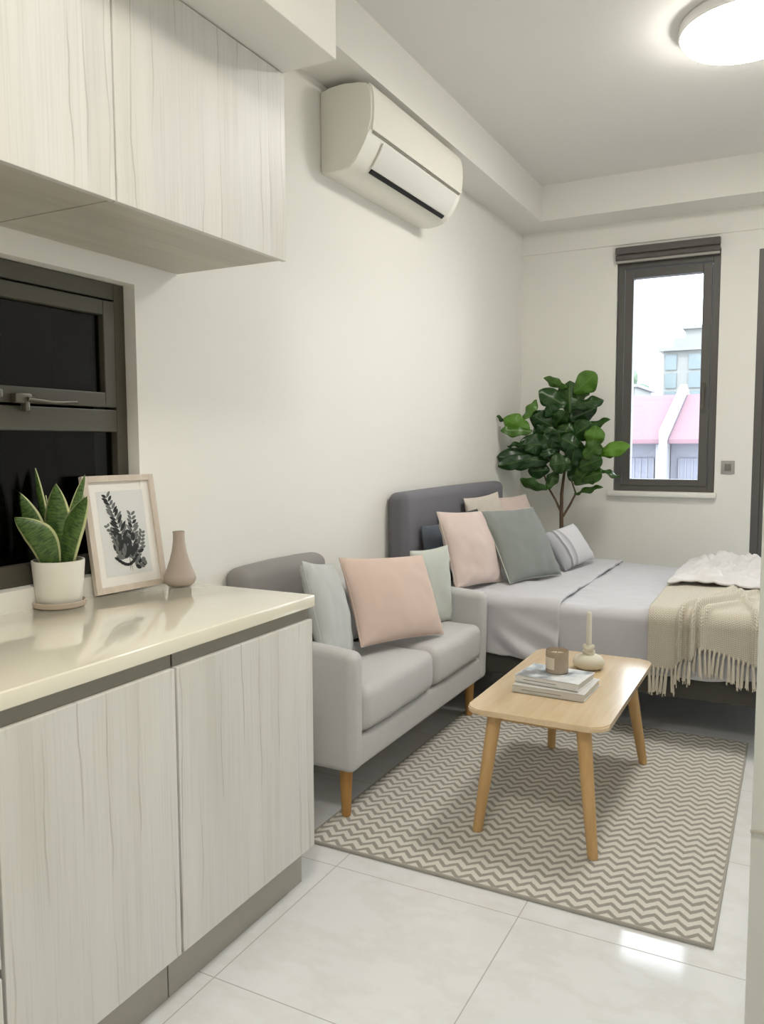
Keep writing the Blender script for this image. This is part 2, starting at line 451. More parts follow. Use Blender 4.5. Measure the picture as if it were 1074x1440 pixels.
# end of the bathroom partition that cuts the picture's edge
nw = structure(obj('wall_partition', B(1.8545, XR, 1.3, 1.42, 0, ZC, bev=.002), M['near']))
structure(obj('trim_1', B(1.8535, XR, 1.297, 1.3, .790, .7945), M['plinth'], ))
structure(obj('trim_2', B(0, .23, 2.142, YB, ZS, ZC), M['trim']))                    # dropped strip along the left wall
structure(obj('trim_3', B(.23, XR, 5.636, YB, ZS, ZC), M['trim']))                   # dropped strip along the window wall
structure(obj('trim_4', B(0, .634, YF, 2.142, 2.525, ZC, bev=.003), M['trim']))      # box beam above the cupboards
structure(obj('trim_5', B(0, XR, YB-.012, YB, 2.79, ZS), M['wall']))                 # raised band at the head of the window wall

# ---------------------------------------------------------------- window 1 (bedroom)
w = sroot('window_1', (1.04, YB, WZ0))
F = M['frame_grey']
def ring(x0, x1, z0, z1, t_, y0, y1, tb=None, tt=None, bev=.003):
    tb = tb or t_; tt = tt or t_
    return boxes((x0, x0+t_, y0, y1, z0, z1), (x1-t_, x1, y0, y1, z0, z1), (x0+t_, x1-t_, y0, y1, z0, z0+tb), (x0+t_, x1-t_, y0, y1, z1-tt, z1), bev=bev)
obj('window_frame', ring(WX0+.006, WX1-.002, WZ0, 2.699, .045, YB+.012, YB+.10, None, .08), F, w)
obj('sash', ring(.757, 1.332, WZ0+.042, 2.61, .058, YB+.004, YB+.085, .045, .058), F, w)
obj('glass', B(.812, 1.276, YB+.05, YB+.056, 1.125, 2.555), M['glass'], w)
obj('window_handle', boxes((1.29, 1.312, YB-.012, YB+.006, 1.70, 1.80), (1.294, 1.308, YB-.032, YB-.012, 1.745, 1.765), (1.293, 1.309, YB-.04, YB-.03, 1.62, 1.77), bev=.003), M['frame_dark'], w)
obj('window_sill', B(.67, 1.40, YB-.045, YB+.03, 1.008, 1.044, bev=.006), M['trim'], w, 40)
bl = thing('roller_blind', (1.04, YB, 2.66), 'rolled-up dark grey roller blind at the head of the bedroom window', 'blind')
obj('cassette', B(.692, 1.381, YB-.055, YB-.013, 2.715, 2.763, bev=.006), M['blind'], bl, 40)
obj('fabric_roll', tube(bmesh.new(), [(.694, YB-.026, 2.692), (1.379, YB-.026, 2.692)], .021, 20), M['blind'], bl, 40)
obj('bottom_rail', B(.696, 1.378, YB-.04, YB-.016, 2.655, 2.672, bev=.004), M['blind_bar'], bl, 40)

# ---------------------------------------------------------------- sliding door to the balcony
d = sroot('door_1', ((DX0+DX1)/2, YB, 0))
obj('door_frame', ring(DX0, DX1, 0, DZ, .05, YB+.0, YB+.12, .03, .05), F, d)
obj('door_leaf', ring(DX0+.05, 2.22, .03, DZ-.05, .11, YB+.01, YB+.06, .12, .09), F, d)
obj('sliding_leaf', ring(2.18, DX1-.05, .03, DZ-.05, .08, YB+.065, YB+.105, .12, .09), F, d)
obj('glass', boxes((DX0+.155, 2.115, YB+.03, YB+.036, .14, DZ-.135), (2.255, DX1-.125, YB+.08, YB+.086, .14, DZ-.135)), M['glass'], d)
# ---------------------------------------------------------------- kitchen window onto a black box added as its air well
kw = sroot('window_2', (-.05, 1.12, .985))
K = M['frame_dark']; xa, xb = -.10, -.046
y0, y1 = .302, 1.939
obj('window_frame', boxes((xa, xb, y0, y0+.05, .985, 1.892), (xa, xb, y1-.045, y1, .985, 1.892), (xa, xb, y0+.05, y1-.045, .985, 1.045), (xa, xb, y0+.05, y1-.045, 1.84, 1.892),
                          (xa, xb, y0+.05, y1-.045, 1.425, 1.495), (xa, xb, .62, .67, 1.045, 1.84), bev=.003), K, kw)
sy1 = y1-.05
obj('sash', boxes((xa+.02, xb+.006, .675, .725, 1.502, 1.834), (xa+.02, xb+.006, sy1-.045, sy1, 1.502, 1.834), (xa+.02, xb+.006, .725, sy1-.045, 1.502, 1.548), (xa+.02, xb+.006, .725, sy1-.045, 1.788, 1.834), bev=.003), K, kw)
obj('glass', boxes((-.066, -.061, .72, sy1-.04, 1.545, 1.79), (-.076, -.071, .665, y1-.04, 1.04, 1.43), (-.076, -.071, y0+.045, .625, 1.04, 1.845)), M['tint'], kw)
hb_ = bmesh.new(); box(hb_, xb+.0062, xb+.028, 1.50, 1.555, 1.500, 1.528, .004); tube(hb_, [(xb+.032, 1.535, 1.512), (xb+.036, 1.62, 1.506), (xb+.028, 1.71, 1.512)], [.007, .006, .004]); box(hb_, xb+.0062, xb+.03, 1.44, 1.46, 1.512, 1.535, .003)
box(hb_, xb+.0062, xb+.03, 1.53, 1.545, 1.478, 1.512, .003)
obj('window_handle', hb_, M['handle'], kw, 40)
structure(obj('trim_6', B(-.19, -.001, .3, 1.94, .925, .984), M['wall']))             # white upstand under the kitchen window
sh = structure(obj('wall_airwell_blackout', boxes((-1.5, -1.4, -.6, 2.9, .2, 2.7), (-1.4, -.2, -.6, -.5, .2, 2.7), (-1.4, -.2, 2.8, 2.9, .2, 2.7), (-1.4, -.2, -.5, 2.8, .2, .3), (-1.4, -.2, -.5, 2.8, 2.6, 2.7)), M['blackout']))  # unseen closed box, added to keep sky light out of the kitchen window

# ---------------------------------------------------------------- kitchen units
wt = obj('worktop', B(.001, .60, .1, 2.047, .888, .925, bev=.004, seg=3), M['quartz'], None, 40, (.3, 1.1, .888))
tag(wt, 'glossy cream stone worktop over the pale ash base cabinets', 'worktop')
def base_unit(y0, y1, label, kind):
    u = thing('base_cabinet', (.3, (y0+y1)/2, 0), label, 'cabinet', 'base cabinets under the cream worktop')
    obj('carcass', B(.004, .575, y0+.001, y1-.001, .132, .886), M['carcass'], u)
    obj('plinth', B(.01, .545, y0+.001, y1-.001, 0, .131), M['plinth'], u)
    obj('handle_channel', B(.576, .582, y0+.002, y1-.002, .852, .886), M['channel'], u)
    if kind == 'door':
        obj('door', B(.577, .596, y0+.0025, y1-.0025, .134, .851, bev=.0015), M['front'], u)
    else:
        for a, b in ((.134, .375), (.395, .62), (.64, .851)):
            dr = obj('drawer', B(.577, .596, y0+.0025, y1-.0025, a, b, bev=.0015), M['front'], u)
            obj('handle_channel', B(.576, .586, y0+.002, y1-.002, b+.001, b+.018), M['channel'], dr)
    return u
base_unit(1.432, 2.037, 'pale ash base cabinet with one door at the sofa end of the worktop', 'door')
base_unit(.943, 1.429, 'pale ash base cabinet with one door below the snake plant', 'door')
base_unit(.1, .940, 'pale ash drawer cabinet, a sliver showing beside the single-door units', 'drawer')
def wall_unit(y0, y1, label):
    u = thing('wall_cabinet', (.22, (y0+y1)/2, 1.96), label, 'cabinet', 'wall cabinets above the kitchen window')
    obj('carcass', B(.002, .428, y0+.001, y1-.001, 1.985, 2.522), M['carcass'], u)
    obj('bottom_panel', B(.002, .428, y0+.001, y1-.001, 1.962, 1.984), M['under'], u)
    obj('door', B(.429, .447, y0+.002, y1-.001, 1.957, 2.521, bev=.0015), M['front'], u)
wall_unit(1.436, 2.142, 'pale ash wall cabinet at the air conditioner end of the row')
wall_unit(.73, 1.433, 'pale ash wall cabinet directly over the snake plant and dark window')

# ---------------------------------------------------------------- split air conditioner
ac = thing('air_conditioner', (0, 3.585, 2.555), 'cream wall-mounted split air conditioner below the dropped ceiling strip', 'air conditioner')
PR = [(.0, 2.565), (.0, 2.905), (.05, 2.913), (.12, 2.917), (.19, 2.912), (.228, 2.902), (.245, 2.885), (.252, 2.85), (.254, 2.80), (.252, 2.752), (.247, 2.715)]
PL = [(.247, 2.715), (.238, 2.69), (.226, 2.665), (.21, 2.638), (.192, 2.612), (.17, 2.588), (.145, 2.570), (.11, 2.561), (.05, 2.558), (0, 2.56)]
body = prism(bmesh.new(), [(x-.002 if x > .2 else x, z) for x, z in PR] + [(x-.004 if x > .05 else x, z+.001) for x, z in PL[1:-1]], 'y', 3.072, 4.098)
bmesh.ops.bevel(body, geom=[e for e in body.edges if abs(e.verts[0].co.y-e.verts[1].co.y) < .001], offset=.006, segments=3, affect='EDGES')
obj('body', body, M['ac'], ac, 32)
fp = [(.236, 2.905), (.250, 2.886), (.2575, 2.85), (.2595, 2.80), (.2575, 2.752), (.252, 2.712), (.244, 2.712), (.248, 2.752), (.249, 2.80), (.247, 2.85), (.24, 2.885), (.23, 2.897)]
obj('front_panel', prism(bmesh.new(), fp, 'y', 3.085, 4.085), M['ac'], ac, 32)
obj('panel_seam', prism(bmesh.new(), [(.245, 2.711), (.2465, 2.711), (.2445, 2.704), (.242, 2.704)], 'y', 3.10, 4.07), M['channel'], ac)
fl = [(.2435, 2.69), (.231, 2.662), (.214, 2.634), (.196, 2.609), (.182, 2.595), (.178, 2.600), (.19, 2.613), (.207, 2.638), (.224, 2.667), (.237, 2.692)]
obj('louver_flap', prism(bmesh.new(), fl, 'y', 3.20, 4.04), M['ac_flap'], ac, 32)
obj('air_slot', prism(bmesh.new(), [(.180, 2.593), (.1645, 2.5795), (.160, 2.584), (.175, 2.598)], 'y', 3.215, 4.025), M['black'], ac)

# ---------------------------------------------------------------- ceiling lamp
cl = thing('ceiling_lamp', (1.64, 3.88, ZC), 'round white flush ceiling lamp over the coffee table', 'lamp', )
obj('base_ring', lathe(bmesh.new(), [(.262, 0), (.275, -.004), (.279, -.044), (.273, -.05), (.262, -.05)], (1.64, 3.88, ZC), 64), M['lamp_ring'], cl, 40)
obj('diffuser', lathe(bmesh.new(), [(.261, -.028), (.262, -.06), (.255, -.075), (.22, -.084), (.12, -.089), (0, -.09)], (1.64, 3.88, ZC), 64, False), M['diffuser'], cl, 60)
k2 = thing('ceiling_lamp', (1.5, .5, ZC), 'round white flush ceiling lamp over the kitchen floor', 'lamp')
obj('base_ring', lathe(bmesh.new(), [(.222, 0), (.235, -.004), (.238, -.03), (.232, -.036), (.222, -.036)], (1.5, .5, ZC), 48), M['lamp_ring'], k2, 40)
M['diffuser2'] = mat('kitchen_lamp_diffuser', '#ffffff', .5, emit='#fff8ee', es=27)[0]
obj('diffuser', lathe(bmesh.new(), [(.221, -.028), (.222, -.06), (.215, -.075), (.18, -.084), (.1, -.089), (0, -.09)], (1.5, .5, ZC), 48, False), M['diffuser2'], k2, 60)

# wall switch
sw = thing('wall_switch', (1.467, YB, 1.22), 'small grey square switch plate between window and dark door', 'switch')
obj('plate', B(1.424, 1.51, YB-.009, YB-.0005, 1.176, 1.266, bev=.003), M['switch'], sw, 40)
obj('rocker', B(1.447, 1.487, YB-.013, YB-.008, 1.197, 1.245, bev=.002), M['rocker'], sw, 40)

# ---------------------------------------------------------------- things on the worktop
ZW = .925
px_, py_ = .04, 1.572
sp = thing('snake_plant', (px_, py_, ZW), 'snake plant with yellow-edged leaves in a white pot on the worktop', 'plant')
obj('saucer', lathe(bmesh.new(), [(0, .0), (.066, 0), (.071, .004), (.073, .016), (.069, .018), (.064, .008), (0, .007)], (px_, py_, ZW+.0005), 48, False), M['saucer'], sp, 40)
obj('pot', lathe(bmesh.new(), [(0, .008), (.056, .008), (.061, .014), (.067, .07), (.0715, .128), (.0715, .134), (.066, .134), (.064, .115), (0, .115)], (px_, py_, ZW), 56, False), M['ceramic'], sp, 40)
obj('soil', lathe(bmesh.new(), [(0, .122), (.03, .123), (.0655, .117)], (px_, py_, ZW), 32, False), M['soil'], sp)
rt = Vector((.889, .457, 0)); fw = Vector((-.457, .889, 0)); up = Vector((0, 0, 1))
def snake_leaf(b, tipp, wid, bend, tilt, curl=.25):
    """b, tip = (right, height, toward back) about the pot's mouth"""
    b0 = Vector((px_, py_, ZW+.118)) + rt*b[0] + up*b[1] + fw*b[2]; t0 = Vector((px_, py_, ZW+.118)) + rt*tipp[0] + up*tipp[1] + fw*tipp[2]
    t0 = b0+(t0-b0)*1.09; ax = t0-b0; side0 = (ax.normalized()).cross(fw).normalized(); side = (side0*math.cos(tilt) + fw*math.sin(tilt)).normalized(); nn = side.cross(ax.normalized())
    bm = bmesh.new()
    def fn(u, v):
        wv_ = 1.32*wid*(.42+.58*math.sin(math.pi*min(1, v*1.25+.12)*.62+.2)) * (1-max(0, (v-.55)/.45)**2.1)
        c = b0 + ax*v + side0*bend*math.sin(math.pi*v) + up*0
        s = (u-.5)*2
        return c + side*(s*wv_/2) + nn*(curl*wv_*(s*s-.5)*.6)
    grid(bm, fn, 8, 22, lambda u, v: (u, v))
    bmesh.ops.remove_doubles(bm, verts=bm.verts, dist=.0002)
    o = obj('leaf', bm, M['snake'], sp, 180); solidify(o, .003)
for a in (((-.045, 0, .02), (-.128, .202, .03), .048, -.012, .2), ((-.005, 0, -.03), (-.088, .13, -.05), .060, -.024, -.15), ((.0, 0, .0), (.004, .213, -.005), .062, .0, .1),
          ((.022, 0, -.005), (.096, .182, -.03), .056, .014, .35), ((-.02, 0, .03), (-.075, .252, .055), .036, .006, .7), ((-.03, 0, .045), (-.048, .18, .05), .018, 0, 1.0),
          ((.025, 0, .03), (.062, .235, .05), .03, .012, -.9)):
    snake_leaf(*a)

# picture frame leaning back on the wall
pf = thing('picture_frame', (.036, 1.851, ZW), 'whitened wood picture frame with a fern print leaning on the wall', 'picture')
yaw, lean = -.116, .167
nF = Vector((math.cos(yaw), math.sin(yaw), 0)); uF = Vector((-math.sin(yaw), math.cos(yaw), 0)); vF = up*math.cos(lean)-nF*math.sin(lean); fF = uF.cross(vF)
RM = Matrix((uF, vF, fF)).transposed().to_4x4()
TM = Matrix.Translation((.036+.006, 1.851, ZW+.0025)) @ RM
def fplace(bm): bmesh.ops.transform(bm, matrix=TM, verts=bm.verts); return bm
W_, H_ = .270, .365
def flat_box(*L, bev=.0015): return fplace(boxes(*L, bev=bev))
obj('frame', flat_box((-W_/2, -W_/2+.02, 0, H_, -.008, .010), (W_/2-.02, W_/2, 0, H_, -.008, .010), (-W_/2+.02, W_/2-.02, 0, .02, -.008, .010), (-W_/2+.02, W_/2-.02, H_-.02, H_, -.008, .010)), M['ash'], pf)
obj('mat_board', flat_box((-W_/2+.018, W_/2-.018, .018, H_-.018, -.004, .001), bev=0), M['mat_board'], pf)
pr_ = obj('print', flat_box((-.088, .088, .048, .316, .001, .0016), bev=0), M['print'], pf)
def leaflet(bm, x, y, ang, L, w, z, mi):
    ca, sa = math.cos(ang), math.sin(ang); pts = []
    for s in (1, -1):
        rng = range(0, 7) if s == 1 else range(5, 0, -1)
        for k in rng:
            a = k/6; ww = w*math.sin(math.pi*a)**.8*s
            pts.append((x+ca*a*L-sa*ww, y+sa*a*L+ca*ww, z))
    f = bm.faces.new([bm.verts.new(p) for p in pts]); f.material_index = mi
bm = bmesh.new(); rr = random.Random(3)
def stemp(t_): return (.035-.062*t_-.02*math.sin(t_*3)+.01, .085+.19*t_)
for f0, f1, n, LL, dk in (((-.004, .10), (-.052, .296), 17, .050, .75), ((.012, .10), (.030, .235), 11, .044, .35), ((.020, .09), (.062, .175), 8, .034, .5), ((-.012, .10), (-.062, .205), 9, .032, .5), ((.024, .075), (.058, .085), 5, .028, .9)):
    dx, dy = f1[0]-f0[0], f1[1]-f0[1]; base = math.atan2(dy, dx)
    for i in range(n):
        a = i/(n-1); x, y = f0[0]+dx*a+.008*math.sin(a*3), f0[1]+dy*a
        for sg in (-1, 1):
            leaflet(bm, x, y, base+sg*(.75+.15*rr.random()), LL*(1-.55*a)*(.8+.35*rr.random()), .0068*(1-.3*a), .0019+.0003*rr.random(), 0 if rr.random() < dk-.3*a else 1)
    leaflet(bm, f0[0], f0[1], base, math.hypot(dx, dy)*1.03, .0011, .0023, 0)
for i in range(20):
    leaflet(bm, -.035+.07*rr.random(), .095+.06*rr.random(), rr.uniform(.3, 2.8), .032, .008, .0022+.0001*rr.random(), rr.choice((0, 0, 1)))
for i in range(9):   # the dark bowl-like sweep of stems under the fronds
    a = i/8; leaflet(bm, -.052+.075*a, .108-.028*math.sin(math.pi*a*.9), -.5+1.0*a, .022, .005, .0024, 0)
for a, x in ((1.75, .012), (1.5, .002)): leaflet(bm, x, .056, a, .05, .0012, .0021, 1)
obj('fern_drawing', fplace(bm), [M['ink'], M['ink_mid']], pr_)
# stoneware vase
vx, vy = .118, 1.985
vs_ = obj('bud_vase', lathe(bmesh.new(), [(0, 0), (.036, 0), (.047, .008), (.0525, .022), (.050, .034), (.041, .056), (.031, .085), (.0235, .115), (.0195, .145), (.0185, .168), (.0195, .178), (.0165, .178), (.0155, .15), (.0, .13)], (0, 0, 0), 48, False), M['vase'], None, 50)
vs_.location = (vx, vy, ZW+.0005); tag(vs_, 'taupe stoneware bottle vase at the end of the worktop', 'vase')

# ---------------------------------------------------------------- rug
rg = thing('rug', (1.075, 3.1, 0), 'grey and cream chevron rug under the coffee table', 'rug')
def rugtop(u, v):
    return Vector((.418+(1.731-.418)*u, 2.265+(3.937-2.265)*v, .0105+.0012*noise.noise(Vector((u*90, v*120, 0)))))
bm = bmesh.new(); vs = grid(bm, rugtop, 130, 160)
obj('pile', bm, M['rug'], rg, 180)
obj('binding', boxes((.41, 1.739, 2.257, 2.266, .0005, .0115), (.41, 1.739, 3.936, 3.945, .0005, .0115), (.41, .419, 2.266, 3.936, .0005, .0115), (1.73, 1.739, 2.266, 3.936, .0005, .0115), bev=.003), M['rug_edge'], rg)
obj('backing', B(.415, 1.735, 2.262, 3.94, .0005, .008), M['rug_edge'], rg)

# ---------------------------------------------------------------- sofa
so = thing('sofa', (.28, 3.1, 0), 'light grey two-seat fabric sofa with wooden legs along the left wall', 'sofa')
obj('seat_frame', soft_box(.128, .512, 2.425, 3.785, .198, .315, .018), M['sofa'], so, 180)
def arm(y0, y1, lean, xb=.04):
    bm = soft_box(xb, .522, y0, y1, .198, .64, .03, .004, .002)
    for v in bm.verts:
        k = (v.co.z-.198)/.44
        v.co.z += .035*max(0, k)*(1-(v.co.x-.04)/.48); v.co.y += lean*k*.012
        v.co.x -= .012*k*max(0, (v.co.x-.2)/.3)*-1*.6
    return bm
obj('armrest', arm(2.41, 2.497, -1), M['sofa'], so, 180)
obj('armrest', arm(3.708, 3.792, .0, .128), M['sofa'], so, 180)
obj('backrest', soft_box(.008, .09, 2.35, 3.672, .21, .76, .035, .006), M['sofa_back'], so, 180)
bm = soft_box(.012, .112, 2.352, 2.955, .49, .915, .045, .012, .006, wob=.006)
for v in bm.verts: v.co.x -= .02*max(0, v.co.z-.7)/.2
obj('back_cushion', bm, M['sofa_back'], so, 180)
bm = soft_box(.03, .15, 2.965, 3.668, .49, .775, .045, .012, .006, wob=.006)
obj('back_cushion', bm, M['sofa'], so, 180)
obj('seat_cushion', soft_box(.10, .527, 2.50, 3.128, .317, .492, .042, .018, .006, wob=.004), M['sofa'], so, 180)
obj('seat_cushion', soft_box(.10, .527, 3.134, 3.706, .317, .492, .042, .018, .006, wob=.004, seed=3), M['sofa'], so, 180)
for x, y in ((.455, 2.475), (.455, 3.72), (.09, 2.475), (.16, 3.74)):
    zb = .0125 if .41 < x < 1.74 else .0005
    obj('leg', lathe(bmesh.new(), [(.0165, zb), (.017, zb+.004), (.0255, .196), (.0255, .2)], (x, y, 0), 24), M['sofa_leg'], so, 40)
# cushions on the sofa
G = 'scatter cushions on the sofa'
pillow('throw_cushion', 'pale grey cushion slumped against the sofa armrest nearest the worktop', M['grey_blue'], (.33, 2.652, .323, .27, -.17, .42, .40), .500, .12, 1, G, wr=.009, pipe=M['grey_blue'])
pillow('throw_cushion', 'dusty pink square cushion in the middle of the sofa', M['pink'], (.405, 3.075, -.20, .40, -.09, .565, .38), .512, .12, 2, G, wr=.006, pipe=M['pink'])
pillow('throw_cushion', 'pale sage cushion behind the pink one at the far end of the sofa', M['sage'], (.345, 3.52, -.09, .08, -.03, .365, .375), .50, .085, 3, G, wr=.006, pipe=M['sage'])

# ---------------------------------------------------------------- coffee table
ct = thing('coffee_table', (1.12, 3.07, .0125), 'light oak coffee table with rounded corners and splayed legs on the rug', 'table')
def rrect(x0, x1, y0, y1, r, n=8):
    pts = []
    for cx, cy, a in ((x1-r, y1-r, 0), (x0+r, y1-r, 90), (x0+r, y0+r, 180), (x1-r, y0+r, 270)):
        for i in range(n+1): pts.append((cx+r*math.cos(R(a+90*i/n)), cy+r*math.sin(R(a+90*i/n))))
    return pts
bm = prism(bmesh.new(), rrect(.872, 1.372, 2.592, 3.542, .055), 'z', .430, .450)
bmesh.ops.bevel(bm, geom=[e for e in bm.edges if abs(e.verts[0].co.z-e.verts[1].co.z) < 1e-5], offset=.005, segments=3, affect='EDGES')
obj('table_top', bm, M['oak'], ct, 40)
bm = boxes((.945, 1.30, 2.655, 2.68, .40, .4295), (.945, 1.30, 3.43, 3.455, .40, .4295), (.945, .967, 2.68, 3.43, .40, .4295), (1.278, 1.30, 2.68, 3.43, .40, .4295), bev=.002)
obj('apron', bm, M['oak_leg'], ct)
for (fx, fy), (tx, ty) in (((.930, 2.585), (.968, 2.655)), ((1.338, 2.578), (1.282, 2.655)), ((1.348, 3.475), (1.285, 3.44)), ((.948, 3.475), (.968, 3.44))):
    bm = tube(bmesh.new(), [(fx, fy, .0125), (fx, fy, .018), ((fx+tx)/2, (fy+ty)/2, .22), (tx, ty, .4295)], [.0165, .0175, .0225, .026], 20)
    for v in bm.verts:
        if v.co.z < .0165: v.co.z = .0125
    obj('leg', bm, M['oak_leg'], ct, 50)
ZT = .4505
def book(name, label, cx, cy, rz, w, h, z0, th, cover, top, title, grp='books stacked on the coffee table'):
    b = thing(name, (cx, cy, z0), label, 'book', grp)
    T = Matrix.Translation((cx, cy, z0)) @ Matrix.Rotation(rz, 4, 'Z')
    def pl(bm): bmesh.ops.transform(bm, matrix=T, verts=bm.verts); return bm
    c = .0028
    obj('cover', pl(boxes((-w/2, w/2, -h/2, h/2, 0, c), (-w/2, w/2, -h/2, h/2, th-c, th), (-w/2, w/2, -h/2, -h/2+.003, 0, th), bev=.0008)), cover, b)
    obj('pages', pl(B(-w/2+.004, w/2-.004, -h/2+.003, h/2-.005, c, th-c)), M['pages'], b)
    if top: obj('cover_picture', pl(B(-w/2+.004, w/2-.004, -h/2+.004, h/2-.004, th, th+.0006)), top, b)
    if title:
        bm = bmesh.new()
        box(bm, title[0][0], title[-1][1], -h/2-.0004, -h/2+.0005, th*.44, th*.54)
        obj('spine_title', pl(bm), M['title'], b)
book('hardback_book', 'thick white hardback book, lower of the two on the coffee table', 1.108, 2.955, -.03, .272, .235, ZT, .0275, M['book_grey'], None, ((-.1, -.04), (.03, .05)))
book('hardback_book', 'hardback book with pale blue-grey picture cover, upper of the two on the table', 1.098, 2.965, -.10, .250, .19, ZT+.0283, .0275, M['book_white'], M['book_photo'], ((-.09, -.05), (-.03, .04)))
cj = thing('jar_candle', (1.100, 2.985, ZT+.0566), 'cream candle in a beige glass jar on the book stack', 'candle')
zc_ = ZT+.0568
obj('jar', lathe(bmesh.new(), [(0, 0), (.039, 0), (.043, .004), (.0435, .02), (.0435, .086), (.0405, .086), (.0405, .01), (0, .008)], (1.10, 2.985, zc_), 48, False), M['jar'], cj, 40)
obj('wax', lathe(bmesh.new(), [(0, .009), (.040, .010), (.040, .070), (0, .068)], (1.10, 2.985, zc_), 40, False), M['wax'], cj, 40)
obj('wick', tube(bmesh.new(), [(1.10, 2.985, zc_+.068), (1.101, 2.985, zc_+.08)], .0012, 6), M['ink'], cj)
bm = bmesh.new()
def lb(u, v): a = R(-150+62*u); return Vector((1.10+.0442*math.cos(a), 2.985+.0442*math.sin(a), zc_+.018+.045*v))
grid(bm, lb, 12, 2); obj('label_sticker', bm, M['jar_label'], cj, 180)
hx, hy = 1.150, 3.292
ch = thing('candle_holder', (hx, hy, ZT), 'squat cream stoneware candle holder with a knotted neck on the coffee table', 'candle holder')
obj('body', lathe(bmesh.new(), [(0, 0), (.04, 0), (.056, .008), (.065, .024), (.064, .036), (.054, .05), (.035, .058), (.022, .061), (.018, .064)], (hx, hy, ZT), 48), M['holder'], ch, 60)
bm = bmesh.new()
for k in range(2):
    pts = [(hx+.017*math.cos(2*math.pi*i/24)*(1 if k == 0 else .9), hy+.017*math.sin(2*math.pi*i/24), ZT+.068+k*.02+.006*math.sin(4*math.pi*i/24+k*1.5)) for i in range(25)]
    tube(bm, pts, .009, 10)
box(bm, hx-.017, hx+.017, hy-.017, hy+.017, ZT+.06, ZT+.10, .009, 3)
obj('neck_knot', bm, M['holder'], ch, 60)
tc = obj('taper_candle', lathe(bmesh.new(), [(0, .1005), (.0115, .1005), (.0115, .12), (.010, .232), (.006, .238), (.0012, .24), (.0012, .244), (0, .244)], (0, 0, 0), 24, False), M['taper'], None, 40)
tc.location = (hx, hy, ZT); tag(tc, 'tall white taper candle standing in the squat cream holder', 'candle')

# ---------------------------------------------------------------- bed
bd = thing('bed', (1.1, 4.6, 0), 'double bed with grey upholstered headboard and dark grey base', 'bed')
obj('headboard', soft_box(.004, .12, 3.68, 5.22, .30, 1.135, .045, .004, .004), M['headboard'], bd, 180)
obj('bed_base', soft_box(.125, 2.12, 3.835, 5.385, .205, .345, .02), M['bedframe'], bd, 180)
for x, y in ((.25, 3.95), (1.98, 3.95), (.25, 5.27), (1.98, 5.27)):
    obj('leg', lathe(bmesh.new(), [(.025, .0005), (.03, .206)], (x, y, 0), 20), M['gasket'], bd, 40)
obj('mattress', soft_box(.125, 2.11, 3.845, 5.375, .346, .575, .05), M['sheet'], bd, 180)
def drape(s, ya, yb, zt, hem_n, hem_f, r):
    """arc-length path over the bed: hanging near side, top, far side; s in 0..1 -> (y, z, ny, nz)"""
    L1 = zt-r-hem_n; A = math.pi/2*r; L2 = (yb-ya)-2*r; L3 = zt-r-hem_f
    d = s*(L1+A+L2+A+L3)
    if d < L1: return ya, hem_n+d, -1, 0
    d -= L1
    if d < A: a = d/r; return ya+r-r*math.cos(a), zt-r+r*math.sin(a), -math.cos(a), math.sin(a)
    d -= A
    if d < L2: return ya+r+d, zt, 0, 1
    d -= L2
    if d < A: a = d/r; return yb-r+r*math.sin(a), zt-r+r*math.cos(a), math.sin(a), math.cos(a)
    d -= A
    return yb, zt-r-d, 1, 0
def cover(x0, x1, ya, yb, zt, hn, hf, nx, ns, amp, seed, r=.05, foot=0, flare=.012):
    bm = bmesh.new()
    def fn(u, v):
        x = x0+(x1-x0)*u
        hemn = hn + .012*math.sin(x*7+seed) + .006*math.sin(x*19)
        y, z, ny, nz = drape(v, ya, yb, zt, hemn, hf, r)
        hang = max(0, (zt-.06-z)/.25) * min(1, max(0, (x-.5)/.1))
        p = Vector((x*2.3, y*2.3, z*1.5+seed))
        k = amp*(noise.noise(p*1.6)+.6*noise.noise(p*3.7)) + flare*hang*(math.sin(x*13+seed)*.5+math.sin(x*29)*.25+.45)
        # creases gathering at the hanging corner
        k += amp*4.5*hang*abs(math.sin((x*1.2+z*1.5)*16+seed+2*noise.noise(p*1.3)))**2*max(0, noise.noise(p*1.1)+.4)
        rd = (1-abs(noise.noise(Vector((x*3.1+y*1.2, y*5.2-x*2., seed))))*2.4)
        k += .0055*max(0, rd)**4*(1 if z > zt-.02 else .6)
        k = max(k, -.006)
        return Vector((x, y+ny*k, z+nz*k))
    grid(bm, fn, nx, ns); return bm
dv = obj('duvet', cover(.862, 2.13, 3.824, 5.40, .598, .318, .35, 150, 200, .011, 1.3), M['duvet'], None, 180, (1.4, 4.6, .6))
tag(dv, 'pale grey duvet spread over the bed and hanging down its side', 'duvet'); solidify(dv, .008)
fl_ = obj('turned_down_sheet', cover(.14, .885, 3.816, 5.41, .613, .312, .35, 110, 200, .012, 4.1, .055, flare=.018), M['duvet'], None, 180, (.5, 4.6, .6))
tag(fl_, 'grey turned-down band of bedding under the bed pillows', 'bedding'); solidify(fl_, .012)
